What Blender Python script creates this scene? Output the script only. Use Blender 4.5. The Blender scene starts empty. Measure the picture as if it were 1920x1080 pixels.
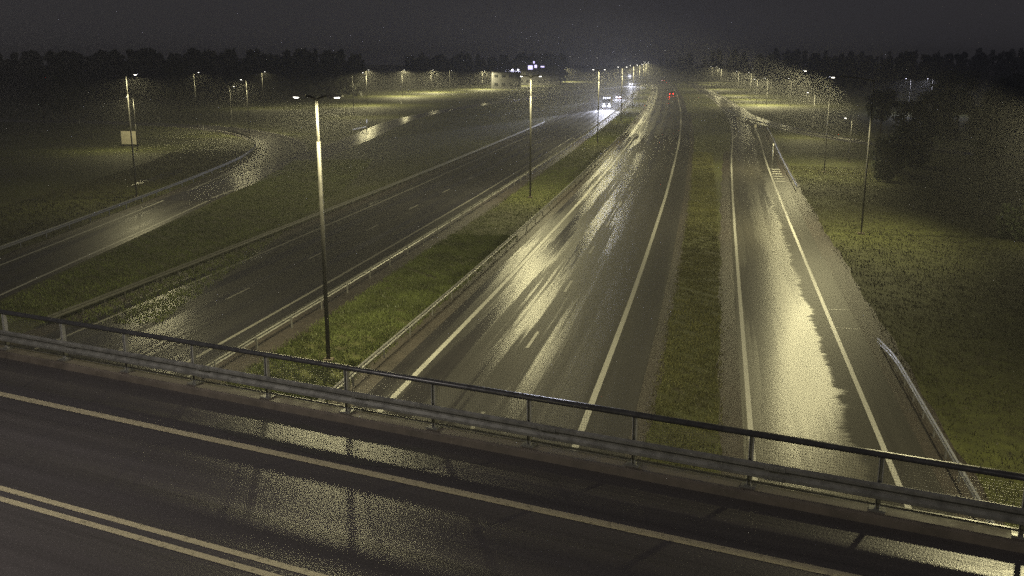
import bpy, math, random
import numpy as np
from mathutils import Vector, Matrix

random.seed(7); RNG = np.random.default_rng(11)
scene = bpy.context.scene
COL = scene.collection

# ------------------------------------------------------------------ camera
F_PX, HORIZON, CAM_H = 1800.0, 112.0, 13.8
cam_data = bpy.data.cameras.new('camera'); cam = bpy.data.objects.new('camera', cam_data); COL.objects.link(cam)
cam_data.sensor_width = 36.0; cam_data.lens = 36.0 * F_PX / 1920.0
cam_data.clip_start = 0.2; cam_data.clip_end = 6000
cam.location = (0, 0, CAM_H)
cam.rotation_euler = (math.radians(90) - math.atan((540 - HORIZON) / F_PX), 0, 0)
scene.camera = cam

# ------------------------------------------------------------------ night sky, exposure
world = bpy.data.worlds.new('World'); scene.world = world; world.use_nodes = True
bg = world.node_tree.nodes['Background']
bg.inputs['Color'].default_value = (0.93, 0.87, 0.95, 1)      # low cloud lit by the town
bg.inputs['Strength'].default_value = 0.022
vs = scene.view_settings
vs.view_transform = 'Standard'; vs.look = 'None'; vs.gamma = 1.0; vs.exposure = 0.25; vs.use_curve_mapping = False
scene.render.engine = 'CYCLES'
cy = scene.cycles
cy.use_denoising = False
cy.max_bounces = 3; cy.diffuse_bounces = 1; cy.glossy_bounces = 2; cy.volume_bounces = 0; cy.transparent_max_bounces = 8
cy.sample_clamp_indirect = 1.5; cy.sample_clamp_direct = 7.0; cy.light_sampling_threshold = 0.03
cy.caustics_reflective = False; cy.caustics_refractive = False

LAMP_W = 5600.0          # radiant power of one big luminaire
LAMP_COL = (1.0, 0.90, 0.48)
HAZE = 0.00075

# ------------------------------------------------------------------ material helpers
def mat(name):
    m = bpy.data.materials.new(name); m.use_nodes = True
    nt = m.node_tree
    return m, nt, nt.nodes['Principled BSDF']
def node(nt, typ, **kw):
    n = nt.nodes.new(typ)
    for k, v in kw.items():
        if k.startswith('i_'):
            key = k[2:]; key = int(key) if key.isdigit() else key
            n.inputs[key].default_value = v
        else: setattr(n, k, v)
    return n
def lk(nt, a, b): nt.links.new(a, b)
def math_n(nt, op, a, b=None, clamp=False):
    n = nt.nodes.new('ShaderNodeMath'); n.operation = op; n.use_clamp = clamp
    for i, v in enumerate((a, b)):
        if v is None: continue
        if isinstance(v, (int, float)): n.inputs[i].default_value = v
        else: lk(nt, v, n.inputs[i])
    return n.outputs[0]
def map_range(nt, v, a, b, c, d, smooth=True):
    n = nt.nodes.new('ShaderNodeMapRange'); n.interpolation_type = 'SMOOTHSTEP' if smooth else 'LINEAR'
    lk(nt, v, n.inputs[0])
    for i, x in zip((1, 2, 3, 4), (a, b, c, d)): n.inputs[i].default_value = x
    return n.outputs[0]
def noise(nt, vec, scale, detail=3, rough=0.55):
    n = nt.nodes.new('ShaderNodeTexNoise'); n.inputs['Scale'].default_value = scale
    n.inputs['Detail'].default_value = detail; n.inputs['Roughness'].default_value = rough
    lk(nt, vec, n.inputs['Vector']); return n.outputs['Fac']
def scaled(nt, vec, sx, sy, sz=1):
    n = nt.nodes.new('ShaderNodeMapping'); n.inputs['Scale'].default_value = (sx, sy, sz)
    lk(nt, vec, n.inputs['Vector']); return n.outputs[0]
def ramp(nt, fac, stops):
    n = nt.nodes.new('ShaderNodeValToRGB'); lk(nt, fac, n.inputs[0])
    e = n.color_ramp.elements
    while len(e) < len(stops): e.new(0.5)
    for el, (p, c) in zip(e, stops):
        el.position = p; el.color = (*c, 1)
    return n.outputs[0]
def bump(nt, h, strength, dist, bsdf):
    n = nt.nodes.new('ShaderNodeBump'); n.inputs['Strength'].default_value = strength; n.inputs['Distance'].default_value = dist
    lk(nt, h, n.inputs['Height']); lk(nt, n.outputs[0], bsdf.inputs['Normal']); return n
def plain(name, col, rough=0.6, metal=0.0, var=0.25, scale=3.0, bmp=0.0):
    m, nt, b = mat(name)
    tc = node(nt, 'ShaderNodeTexCoord').outputs['Object']
    f = noise(nt, tc, scale, 4)
    lo = tuple(c * (1 - var) for c in col); hi = tuple(min(1, c * (1 + var)) for c in col)
    lk(nt, ramp(nt, f, [(0.3, lo), (0.7, hi)]), b.inputs['Base Color'])
    lk(nt, map_range(nt, f, 0.3, 0.7, max(0.03, rough - 0.1), min(1, rough + 0.1)), b.inputs['Roughness'])
    b.inputs['Metallic'].default_value = metal
    if bmp: bump(nt, noise(nt, tc, scale * 8, 3), bmp, 0.01, b)
    return m
def emit(name, col, strength):
    m, nt, b = mat(name)
    b.inputs['Base Color'].default_value = (0.8, 0.8, 0.8, 1)
    b.inputs['Emission Color'].default_value = (*col, 1); b.inputs['Emission Strength'].default_value = strength
    m.cycles.emission_sampling = 'NONE'          # the spot in each lamp does the lighting
    return m

def asphalt(name, track_period, track_phase, smooth=0.16, rough=0.46, wet=0.5, dry_right=None, col=(0.040, 0.037, 0.036), grain=0.5, depth=0.006, ripple=0.5, dull_right=None):
    """Wet asphalt: UV is metres (across, along). Wheel tracks hold water, the rest is open grain."""
    m, nt, b = mat(name)
    uv = node(nt, 'ShaderNodeTexCoord').outputs['UV']
    sep = node(nt, 'ShaderNodeSeparateXYZ'); lk(nt, uv, sep.inputs[0])
    u, v = sep.outputs[0], sep.outputs[1]
    streak = noise(nt, scaled(nt, uv, 2.6, 0.035), 1.0, 3, 0.6)          # long streaks along the lane
    patch = noise(nt, scaled(nt, uv, 0.35, 0.05), 1.0, 1)
    fine = noise(nt, scaled(nt, uv, 22, 22), 1.0, 2, 0.7)
    ph = math_n(nt, 'MULTIPLY', math_n(nt, 'SUBTRACT', u, track_phase), 2 * math.pi / track_period)
    tracks = math_n(nt, 'COSINE', ph)
    w = math_n(nt, 'ADD', math_n(nt, 'MULTIPLY', tracks, 0.14), streak)
    w = math_n(nt, 'ADD', w, math_n(nt, 'MULTIPLY', math_n(nt, 'SUBTRACT', patch, 0.5), 0.7))
    wetmask = map_range(nt, w, wet - 0.12, wet + 0.12, 0, 1)               # 1 = film of water
    if dull_right is not None:
        wetmask = math_n(nt, 'MULTIPLY', wetmask, map_range(nt, u, dull_right - 2.0, dull_right + 1.0, 1.0, 0.25))
    if dry_right is not None:
        jag = noise(nt, scaled(nt, uv, 0.3, 1.1), 1.0, 5, 0.75)
        broad = noise(nt, scaled(nt, uv, 0.0, 0.13), 1.0, 1)
        amp = map_range(nt, noise(nt, scaled(nt, uv, 0.0, 0.31), 1.0, 1), 0.3, 0.7, 0.5, 2.8)
        edge = math_n(nt, 'ADD', u, math_n(nt, 'MULTIPLY', math_n(nt, 'SUBTRACT', jag, 0.5), amp))
        edge = math_n(nt, 'ADD', edge, math_n(nt, 'MULTIPLY', math_n(nt, 'SUBTRACT', broad, 0.5), 1.0))
        drym = map_range(nt, edge, dry_right - 0.22, dry_right + 0.22, 0, 1)
        wetmask = math_n(nt, 'MULTIPLY', math_n(nt, 'MAXIMUM', wetmask, 0.75), math_n(nt, 'SUBTRACT', 1.0, drym), True)
    r = math_n(nt, 'ADD', rough, math_n(nt, 'MULTIPLY', wetmask, smooth - rough))
    r = math_n(nt, 'ADD', r, math_n(nt, 'MULTIPLY', math_n(nt, 'SUBTRACT', fine, 0.5), 0.10))
    lk(nt, r, b.inputs['Roughness'])
    c = ramp(nt, math_n(nt, 'ADD', math_n(nt, 'MULTIPLY', streak, 0.6), math_n(nt, 'MULTIPLY', fine, 0.4)),
             [(0.35, tuple(x * 0.7 for x in col)), (0.65, tuple(x * 1.35 for x in col))])
    if dry_right is not None:                                               # pale lane, darker along the ragged right side
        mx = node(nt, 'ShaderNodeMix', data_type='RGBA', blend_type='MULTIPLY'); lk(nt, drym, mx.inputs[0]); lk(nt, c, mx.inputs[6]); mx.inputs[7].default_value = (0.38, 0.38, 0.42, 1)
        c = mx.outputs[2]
    lk(nt, c, b.inputs['Base Color'])
    b.inputs['IOR'].default_value = 1.45
    cross = noise(nt, scaled(nt, uv, 1.1, 6.0), 1.0, 2, 0.6)               # ripples across the lane
    h = math_n(nt, 'ADD', math_n(nt, 'MULTIPLY', fine, 0.5), math_n(nt, 'MULTIPLY', cross, ripple))
    bump(nt, h, grain, depth, b)
    return m

M = {}
M['asphalt_main'] = asphalt('wet_asphalt_main', 2.06, 1.03, smooth=0.21, rough=0.55, wet=0.53, grain=0.8, dull_right=5.6, col=(0.032, 0.030, 0.031))
M['asphalt_left'] = asphalt('wet_asphalt_left', 2.06, 1.03, smooth=0.28, rough=0.52, wet=0.55, col=(0.028, 0.027, 0.030))
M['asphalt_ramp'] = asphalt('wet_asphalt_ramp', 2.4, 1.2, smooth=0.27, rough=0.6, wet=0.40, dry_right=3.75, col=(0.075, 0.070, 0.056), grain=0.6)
M['asphalt_loop'] = asphalt('wet_asphalt_loop', 2.2, 1.1, smooth=0.38, rough=0.52, wet=0.55, grain=0.2)
M['asphalt_side'] = asphalt('wet_asphalt_side', 2.2, 1.1, smooth=0.26, rough=0.34, wet=0.38, grain=0.05)
M['asphalt_deck'] = asphalt('wet_asphalt_deck', 1.9, 0.9, smooth=0.27, rough=0.42, wet=0.52, col=(0.058, 0.053, 0.055), grain=1.0, depth=0.011, ripple=0.0)

def paint(name, col):
    m, nt, b = mat(name)
    tc = node(nt, 'ShaderNodeTexCoord').outputs['Object']
    f = noise(nt, tc, 9.0, 5, 0.7)
    lk(nt, ramp(nt, f, [(0.30, tuple(c * 0.35 for c in col)), (0.46, col)]), b.inputs['Base Color'])
    b.inputs['Roughness'].default_value = 0.45
    return m
M['paint_white'] = paint('road_paint_white', (0.46, 0.455, 0.43))
M['paint_worn'] = paint('road_paint_worn', (0.24, 0.235, 0.22))
M['paint_cream'] = paint('road_paint_cream', (0.40, 0.36, 0.24))

def ground_mat(name, stops, scale, rough, bmp):
    m, nt, b = mat(name)
    tc = node(nt, 'ShaderNodeTexCoord').outputs['Object']
    f1 = noise(nt, tc, scale, 5, 0.65); f2 = noise(nt, tc, scale * 0.06, 3)
    f3 = noise(nt, tc, scale * 9, 3)
    f = math_n(nt, 'ADD', math_n(nt, 'MULTIPLY', f1, 0.4), math_n(nt, 'ADD', math_n(nt, 'MULTIPLY', f2, 0.35), math_n(nt, 'MULTIPLY', f3, 0.25)))
    lk(nt, ramp(nt, f, stops), b.inputs['Base Color']); b.inputs['Roughness'].default_value = rough
    bump(nt, f3, bmp, 0.03, b)
    return m
M['turf'] = ground_mat('wet_turf', [(0.36, (0.040, 0.034, 0.016)), (0.48, (0.055, 0.060, 0.016)), (0.62, (0.090, 0.100, 0.022))], 1.6, 0.85, 1.0)
M['gravel'] = ground_mat('wet_gravel', [(0.38, (0.026, 0.022, 0.020)), (0.6, (0.066, 0.054, 0.047))], 2.2, 0.6, 1.0)
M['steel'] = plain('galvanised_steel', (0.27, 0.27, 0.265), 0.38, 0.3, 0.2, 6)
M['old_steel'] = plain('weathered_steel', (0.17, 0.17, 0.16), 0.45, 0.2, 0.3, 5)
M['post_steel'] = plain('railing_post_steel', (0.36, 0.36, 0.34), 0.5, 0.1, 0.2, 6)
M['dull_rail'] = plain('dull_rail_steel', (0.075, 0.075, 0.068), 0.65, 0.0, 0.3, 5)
M['rail_paint'] = plain('dark_painted_rail', (0.055, 0.055, 0.06), 0.32, 0.2, 0.2, 6)
M['pole'] = plain('galvanised_pole', (0.035, 0.034, 0.033), 0.6, 0.0, 0.15, 4)
M['concrete'] = plain('wet_concrete', (0.15, 0.125, 0.10), 0.55, 0, 0.35, 2.5, 0.4)
M['kerb'] = plain('kerb_stone', (0.095, 0.08, 0.066), 0.75, 0, 0.3, 3, 0.3)
M['white'] = plain('white_plastic', (0.72, 0.72, 0.72), 0.4, 0, 0.08, 4)
M['black'] = plain('black_plastic', (0.02, 0.02, 0.02), 0.5)
M['lamp_body'] = plain('luminaire_housing', (0.30, 0.30, 0.30), 0.4, 0.3, 0.1)
M['lens'] = emit('lamp_lens', (1.0, 0.95, 0.82), 9.0)
M['lens_cold'] = emit('lamp_lens_cold', (0.80, 0.78, 1.0), 60.0)
M['head'] = emit('headlight_glow', (0.78, 0.80, 1.0), 900.0)
M['tail'] = emit('tail_light_glow', (1.0, 0.03, 0.015), 60.0)
M['tail_dim'] = emit('tail_light_dim', (1.0, 0.05, 0.03), 3.0)
M['window_lit'] = emit('lit_window', (0.75, 0.68, 1.0), 6.0)
M['window_warm'] = emit('lit_window_warm', (1.0, 0.80, 0.55), 2.0)
M['panel'] = plain('sign_face_pale', (0.66, 0.62, 0.52), 0.5, 0, 0.12, 1.5)
M['panel_back'] = plain('sign_back_rust', (0.30, 0.15, 0.07), 0.6, 0, 0.2, 2)
M['wood'] = plain('bark', (0.05, 0.038, 0.028), 0.85, 0, 0.4, 6)
M['leaf'] = plain('dark_foliage', (0.030, 0.042, 0.016), 0.7, 0, 0.5, 0.8)
M['leaf_far'] = plain('far_foliage', (0.022, 0.027, 0.016), 0.8, 0, 0.4, 0.2)
M['blade_dimmed'] = plain('grass_blade_dimmed', (0.040, 0.038, 0.015), 0.6, 0, 0.4, 0.35)  # browner blade copy, darkened in its colour in place of weak light
M['blade_olive'] = plain('grass_blade_olive', (0.150, 0.150, 0.055), 0.6, 0, 0.35, 0.35)
M['blade'] = plain('grass_blade', (0.105, 0.130, 0.036), 0.55, 0, 0.5, 0.35)
M['facade'] = plain('dark_facade', (0.10, 0.10, 0.11), 0.8, 0, 0.2, 0.2)
M['glass'] = plain('dark_glass', (0.02, 0.022, 0.025), 0.08, 0, 0.1)
M['tyre'] = plain('tyre_rubber', (0.018, 0.018, 0.018), 0.7)
def water_mat():
    m, nt, b = mat('puddle_water')
    b.inputs['Base Color'].default_value = (0.02, 0.02, 0.018, 1); b.inputs['Roughness'].default_value = 0.2
    b.inputs['IOR'].default_value = 1.33
    tc = node(nt, 'ShaderNodeTexCoord').outputs['Object']
    bump(nt, noise(nt, tc, 6.0, 3), 0.25, 0.01, b)
    return m
M['water'] = water_mat()
def film_mat():
    m, nt, b = mat('rippled_deck_water')
    b.inputs['Base Color'].default_value = (0.05, 0.048, 0.045, 1); b.inputs['Roughness'].default_value = 0.34; b.inputs['IOR'].default_value = 1.5
    tc = node(nt, 'ShaderNodeTexCoord').outputs['Object']
    bump(nt, noise(nt, scaled(nt, tc, 9, 14), 1.0, 3, 0.65), 1.0, 0.006, b)
    return m
M['deck_water'] = film_mat()
def carpaint(n, c): return plain(n, c, 0.25, 0.1, 0.05, 2)

# ------------------------------------------------------------------ object helpers
def link(o, parent=None):
    COL.objects.link(o)
    if parent is not None: o.parent = parent
    return o
def mesh_data(name, verts, faces, m=None, uv=None, smooth=False):
    me = bpy.data.meshes.new(name)
    me.from_pydata([tuple(v) for v in verts], [], [tuple(f) for f in faces])
    if uv is not None:
        lay = me.uv_layers.new(name='UVMap')
        idx = np.empty(len(me.loops), dtype=np.int32); me.loops.foreach_get('vertex_index', idx)
        lay.data.foreach_set('uv', np.asarray(uv, dtype=np.float32)[idx].ravel())
    if m is not None: me.materials.append(M[m] if isinstance(m, str) else m)
    if smooth: me.polygons.foreach_set('use_smooth', [True] * len(me.polygons))
    me.update(); return me
def obj(name, me, parent=None, loc=(0, 0, 0), rz=0.0):
    o = bpy.data.objects.new(name, me); link(o, parent)
    o.location = loc; o.rotation_euler = (0, 0, rz); return o
def empty(name, loc=(0, 0, 0), rz=0.0, label=None, cat=None, group=None):
    o = bpy.data.objects.new(name, None); link(o); o.location = loc; o.rotation_euler = (0, 0, rz)
    tag(o, label, cat, group); return o
def tag(o, label=None, cat=None, group=None, kind=None):
    if label: o['label'] = label
    if cat: o['category'] = cat
    if group: o['group'] = group
    if kind: o['kind'] = kind
    return o
class Geo:
    """Collects boxes, tubes and lofts into one mesh."""
    def __init__(s): s.v = []; s.f = []
    def add(s, v, f):
        k = len(s.v); s.v += [tuple(x) for x in v]; s.f += [tuple(i + k for i in q) for q in f]; return s
    def box(s, c, d, rz=0.0, taper=1.0):
        cx, cy_, cz = c; dx, dy, dz = (x / 2 for x in d); cs, sn = math.cos(rz), math.sin(rz)
        v = []
        for z, t in ((-dz, 1.0), (dz, taper)):
            for x, y in ((-dx, -dy), (dx, -dy), (dx, dy), (-dx, dy)):
                x *= t; y *= t
                v.append((cx + x * cs - y * sn, cy_ + x * sn + y * cs, cz + z))
        return s.add(v, [(3, 2, 1, 0), (4, 5, 6, 7), (0, 1, 5, 4), (1, 2, 6, 5), (2, 3, 7, 6), (3, 0, 4, 7)])
    def tube(s, pts, radii, n=8, cap=True):
        pts = [Vector(p) for p in pts]
        if isinstance(radii, (int, float)): radii = [radii] * len(pts)
        v = []; f = []
        for i, p in enumerate(pts):
            t = (pts[min(i + 1, len(pts) - 1)] - pts[max(i - 1, 0)]).normalized()
            a = Vector((1, 0, 0)) if abs(t.x) < 0.8 else Vector((0, 1, 0))
            b1 = t.cross(a).normalized(); b2 = t.cross(b1)
            for k in range(n):
                an = 2 * math.pi * k / n
                v.append(p + radii[i] * (math.cos(an) * b1 + math.sin(an) * b2))
        for i in range(len(pts) - 1):
            for k in range(n):
                a, b = i * n + k, i * n + (k + 1) % n
                f.append((a, b, b + n, a + n))
        if cap:
            f.append(tuple(range(n))[::-1]); f.append(tuple(range((len(pts) - 1) * n, len(pts) * n)))
        return s.add(v, f)
    def me(s, name, m, smooth=False): return mesh_data(name, s.v, s.f, m, smooth=smooth)

class Curve:
    """Smooth plan curve sampled every `step` metres; left of travel is negative offset."""
    def __init__(s, pts, step=2.0):
        p = np.array(pts, float); d = []
        P = np.vstack([2 * p[0] - p[1], p, 2 * p[-1] - p[-2]])
        for i in range(1, len(P) - 2):
            p0, p1, p2, p3 = P[i - 1:i + 3]
            n = max(2, int(np.linalg.norm(p2 - p1) / 1.0))
            t0 = 0; t1 = np.linalg.norm(p1 - p0) ** .5; t2 = t1 + np.linalg.norm(p2 - p1) ** .5; t3 = t2 + np.linalg.norm(p3 - p2) ** .5
            for t in np.linspace(t1, t2, n, endpoint=False):
                A1 = (t1 - t) / t1 * p0 + t / t1 * p1; A2 = (t2 - t) / (t2 - t1) * p1 + (t - t1) / (t2 - t1) * p2
                A3 = (t3 - t) / (t3 - t2) * p2 + (t - t2) / (t3 - t2) * p3
                B1 = (t2 - t) / t2 * A1 + t / t2 * A2; B2 = (t3 - t) / (t3 - t1) * A2 + (t - t1) / (t3 - t1) * A3
                d.append((t2 - t) / (t2 - t1) * B1 + (t - t1) / (t2 - t1) * B2)
        d.append(p[-1]); d = np.array(d)
        L = np.concatenate([[0], np.cumsum(np.linalg.norm(np.diff(d, axis=0), axis=1))])
        s.len = L[-1]; s.s = np.arange(0, s.len, step); s.p = np.stack([np.interp(s.s, L, d[:, k]) for k in (0, 1)], 1)
        t = np.gradient(s.p, axis=0)
        for _ in range(6):
            t[1:-1] = (t[:-2] + t[1:-1] * 2 + t[2:]) / 4
        s.t = t / np.linalg.norm(t, axis=1)[:, None]
    def at(s, d, off=0.0, z=0.0):
        x = np.interp(d, s.s, s.p[:, 0]); y = np.interp(d, s.s, s.p[:, 1])
        tx = np.interp(d, s.s, s.t[:, 0]); ty = np.interp(d, s.s, s.t[:, 1])
        return Vector((x + ty * off, y - tx * off, z)), math.atan2(ty, tx)
    def s_at_y(s, Y): return float(s.s[int(np.argmin(np.abs(s.p[:, 1] - Y)))])
    def span(s, a, b, step=None):
        q = s.s[(s.s > a) & (s.s < b)]; return [a] + list(q) + [b]
    def ribbon(s, name, o1, o2, z, m, a=None, b=None, parent=None, cols=1):
        a = 0 if a is None else a; b = s.s[-1] if b is None else b
        q = s.span(a, b); v = []; uv = []; f = []
        f1 = o1 if callable(o1) else (lambda d: o1); f2 = o2 if callable(o2) else (lambda d: o2)
        for d in q:
            for k in range(cols + 1):
                o = f1(d) + (f2(d) - f1(d)) * k / cols
                v.append(s.at(d, o, z)[0]); uv.append((o, d))
        n = cols + 1
        for i in range(len(q) - 1):
            for k in range(cols): f.append((i * n + k, i * n + k + 1, (i + 1) * n + k + 1, (i + 1) * n + k))
        return obj(name, mesh_data(name, v, f, m, uv), parent)
    def sweep(s, name, profile, off, a, b, m, parent=None, zf=None, smooth=False):
        """profile: list of (across, z), swept along the curve"""
        q = s.span(a, b); v = []; f = []; n = len(profile)
        for d in q:
            dz = zf(d) if zf else 0
            for (x, z) in profile: v.append(s.at(d, off + x, z + dz)[0])
        for i in range(len(q) - 1):
            for k in range(n):
                f.append((i * n + k, i * n + (k + 1) % n, (i + 1) * n + (k + 1) % n, (i + 1) * n + k))
        f.append(tuple(range(n))[::-1]); f.append(tuple(range((len(q) - 1) * n, len(q) * n)))
        return obj(name, mesh_data(name, v, f, m, smooth=smooth), parent)
def slice_curve(c, a, b): return c

# ------------------------------------------------------------------ ground and roads
G = 1900
g = mesh_data('ground', [(-G, -160, 0), (G, -160, 0), (G, 2600, 0), (-G, 2600, 0)], [(0, 1, 2, 3)], 'turf')
tag(obj('ground', g), 'dark wet grassy ground around the roads', 'ground', kind='structure')

MAIN = Curve([(-31, -85), (-17, -18), (-9.8, 15.5), (-5.43, 36.1), (-1.07, 56.6), (4.85, 85.7), (9.4, 108.7), (22.0, 175.7), (35.0, 250), (44.0, 305), (68, 460), (99, 690), (137, 1006), (175, 1400)])
RAMP = Curve([(-18, -95), (-6.7, -40), (4.9, 14.9), (9.17, 34.9), (13.76, 56.6), (22.7, 98.4), (31, 136.3), (39.6, 174), (46.8, 207), (53, 238), (63.5, 300), (74, 366), (88, 470), (106, 600)])
LEFT = Curve([(-40, -60), (-37, 0), (-35.6, 40), (-35.3, 65), (-35.1, 88), (-35.3, 115), (-36.6, 138), (-40.8, 160), (-51, 183), (-68, 203.5), (-94, 217.5), (-130, 226), (-200, 232), (-320, 235)])
BRANCH = Curve([(-33.5, 96), (-31.5, 120), (-29.6, 145), (-28, 177), (-26.5, 223), (-21.8, 257), (-13.5, 295), (0, 340), (21, 396), (42, 450), (66, 522), (95, 620)])
SIDE = Curve([(66, 290), (60, 255), (57.5, 229), (57, 200), (58.2, 180), (62.5, 160), (73, 141), (96, 119), (145, 98), (220, 85)])

def road(name, c, o1, o2, m, label, z=0.010, a=None, b=None, cols=6):
    o = c.ribbon(name, o1, o2, z, m, a, b, cols=cols); return tag(o, label, 'road', kind='structure')
def verge(c, o1, o2, label, a=None, b=None, z=0.004):
    k = random.uniform(0, 9)
    o = c.ribbon('gravel_verge', lambda d: o1 + 0.10 * math.sin(d * 0.9 + k) + 0.08 * math.sin(d * 0.37 + 2 * k), lambda d: o2 + 0.10 * math.sin(d * 1.1 + k) + 0.09 * math.sin(d * 0.29 + k), z, 'gravel', a, b); return tag(o, label, 'verge', kind='structure')
def line(c, parent, off, w, a, b, name='edge_line', m='paint_white', z=0.0155):
    return c.ribbon(name, off - w / 2, off + w / 2, z, m, a, b, parent)
def dashes(c, parent, off, w, a, b, on, gap):
    d = a
    while d + on < b:
        line(c, parent, off, w, d, d + on, 'lane_dash', m='paint_worn'); d += on + gap

sY = MAIN.s_at_y
right_cw = road('road', MAIN, -1.25, 10.1, 'asphalt_main', 'wet motorway carriageway with two lanes and long light streaks', cols=12)
verge(MAIN, -2.6, -1.1, 'brown gravel verge right of the median grass', b=sY(600))
verge(MAIN, 9.9, 10.8, 'brown gravel strip beside the wide motorway carriageway', b=sY(260))
line(MAIN, right_cw, 0.0, 0.26, 0, sY(900)); line(MAIN, right_cw, 8.25, 0.26, 0, sY(900))
dashes(MAIN, right_cw, 4.12, 0.16, sY(35.2), sY(420), 3.0, 9.0)
left_cw = road('road', MAIN, -20.6, -9.9, 'asphalt_left', 'dark wet carriageway with oncoming traffic left of the median', cols=10)
verge(MAIN, -10.1, -7.6, 'pinkish brown gravel verge under the left median guard rail', b=sY(600))
verge(MAIN, -21.9, -20.4, 'gravel shoulder on the outer side of the oncoming carriageway', b=sY(400))
line(MAIN, left_cw, -11.0, 0.2, 0, sY(900), m='paint_worn'); line(MAIN, left_cw, -19.4, 0.2, 0, sY(900), m='paint_worn')
dashes(MAIN, left_cw, -15.2, 0.15, sY(40), sY(420), 3.0, 9.0)

ry = RAMP.s_at_y
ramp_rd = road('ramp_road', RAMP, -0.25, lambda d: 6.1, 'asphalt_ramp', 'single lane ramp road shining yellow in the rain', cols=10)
verge(RAMP, -1.15, -0.1, 'brown gravel strip between grass and the shining ramp', b=ry(150))
verge(RAMP, 5.9, 7.4, 'gravel verge on the outer side of the ramp', b=ry(230))
line(RAMP, ramp_rd, 0.05, 0.2, 0, ry(560)); line(RAMP, ramp_rd, 4.75, 0.2, 0, ry(560))
for k in range(6):                                                      # painted hatch bars on the shoulder
    p0 = ry(113) + k * 2.6
    line(RAMP, ramp_rd, 5.55, 1.15, p0, p0 + 0.9, 'hatch_bar')
for yy in (50.5, 53.2):
    p0 = ry(yy); line(RAMP, ramp_rd, 5.5, 1.2, p0, p0 + 0.08, 'hatch_bar', 'paint_worn')

ly = LEFT.s_at_y
left_rd = road('ramp_road', LEFT, -0.7, lambda d: 5.2 + 1.6 * max(0, min(1, (d - ly(125)) / 40)), 'asphalt_loop', 'wet slip road curving away to the left in a loop', cols=8)
line(LEFT, left_rd, 0, 0.2, 0, LEFT.s[-1] - 4)
line(LEFT, left_rd, 4.55, 0.2, 0, ly(128))
LB = LEFT.s_at_y(150)
line(LEFT, left_rd, 6.3, 0.2, LB, LEFT.s[-1] - 4)
verge(LEFT, -1.6, -0.6, 'gravel verge along the inside of the left loop road', b=LEFT.s[-1] - 6)
by = BRANCH.s_at_y
branch_rd = road('ramp_road', BRANCH, -2.3, 3.0, 'asphalt_side', 'straight wet slip road with bright patches beyond the grass', z=0.0165, cols=8)
line(BRANCH, branch_rd, 2.55, 0.2, 2, by(560), z=0.0215); line(BRANCH, branch_rd, -1.9, 0.18, by(160), by(560), z=0.0215)
side_rd = road('side_road', SIDE, -2.6, 2.6, 'asphalt_side', 'pale lit side road crossing behind the ramp', z=0.0165, cols=6)
line(SIDE, side_rd, 2.3, 0.15, 0, SIDE.s[-1] - 4, z=0.0215); line(SIDE, side_rd, -2.3, 0.15, 0, SIDE.s[-1] - 4, z=0.0215)

def puddle(c, off, w, s0, L, label):
    q = np.linspace(0, 1, 9); v = []; f = []
    for t in q:
        hw = w / 2 * (math.sin(math.pi * (0.06 + 0.88 * t)) ** 0.6) * random.uniform(0.8, 1.1)
        v += [c.at(s0 + t * L, off - hw, 0.0195)[0], c.at(s0 + t * L, off + hw, 0.0195)[0]]
    for i in range(8): f.append((2 * i, 2 * i + 1, 2 * i + 3, 2 * i + 2))
    tag(obj('puddle', mesh_data('puddle', v, f, 'water')), label, 'puddle')
puddle(MAIN, -20.0, 0.7, sY(66), 15, 'long shining puddle on the shoulder below the outer guard rail')
puddle(MAIN, -19.9, 0.6, sY(90), 9, 'puddle at the far edge of the oncoming carriageway')
v = []
for k in range(18):
    an = 2 * math.pi * k / 18; r = 1 + 0.2 * math.sin(3 * an + 1) + 0.1 * math.sin(7 * an)
    v.append((1.0 * r * math.cos(an), 8.5 * r * math.sin(an), 0.006))
tag(obj('puddle', mesh_data('puddle', v, [tuple(range(18))], 'water'), loc=(-42.7, 117, 0)), 'pale elongated puddle lying in the grass inside the loop', 'puddle')

# ------------------------------------------------------------------ the bridge with its railing
TB = Vector((0.902, -0.431, 0)).normalized(); NB = Vector((0.431, 0.902, 0)).normalized()
B_RZ = math.atan2(TB.y, TB.x)
DECK = 6.45
bridge = empty('road_bridge', (0, 0, 0), B_RZ, 'wet road bridge crossing over the motorway in front of the camera', 'bridge')
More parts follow.
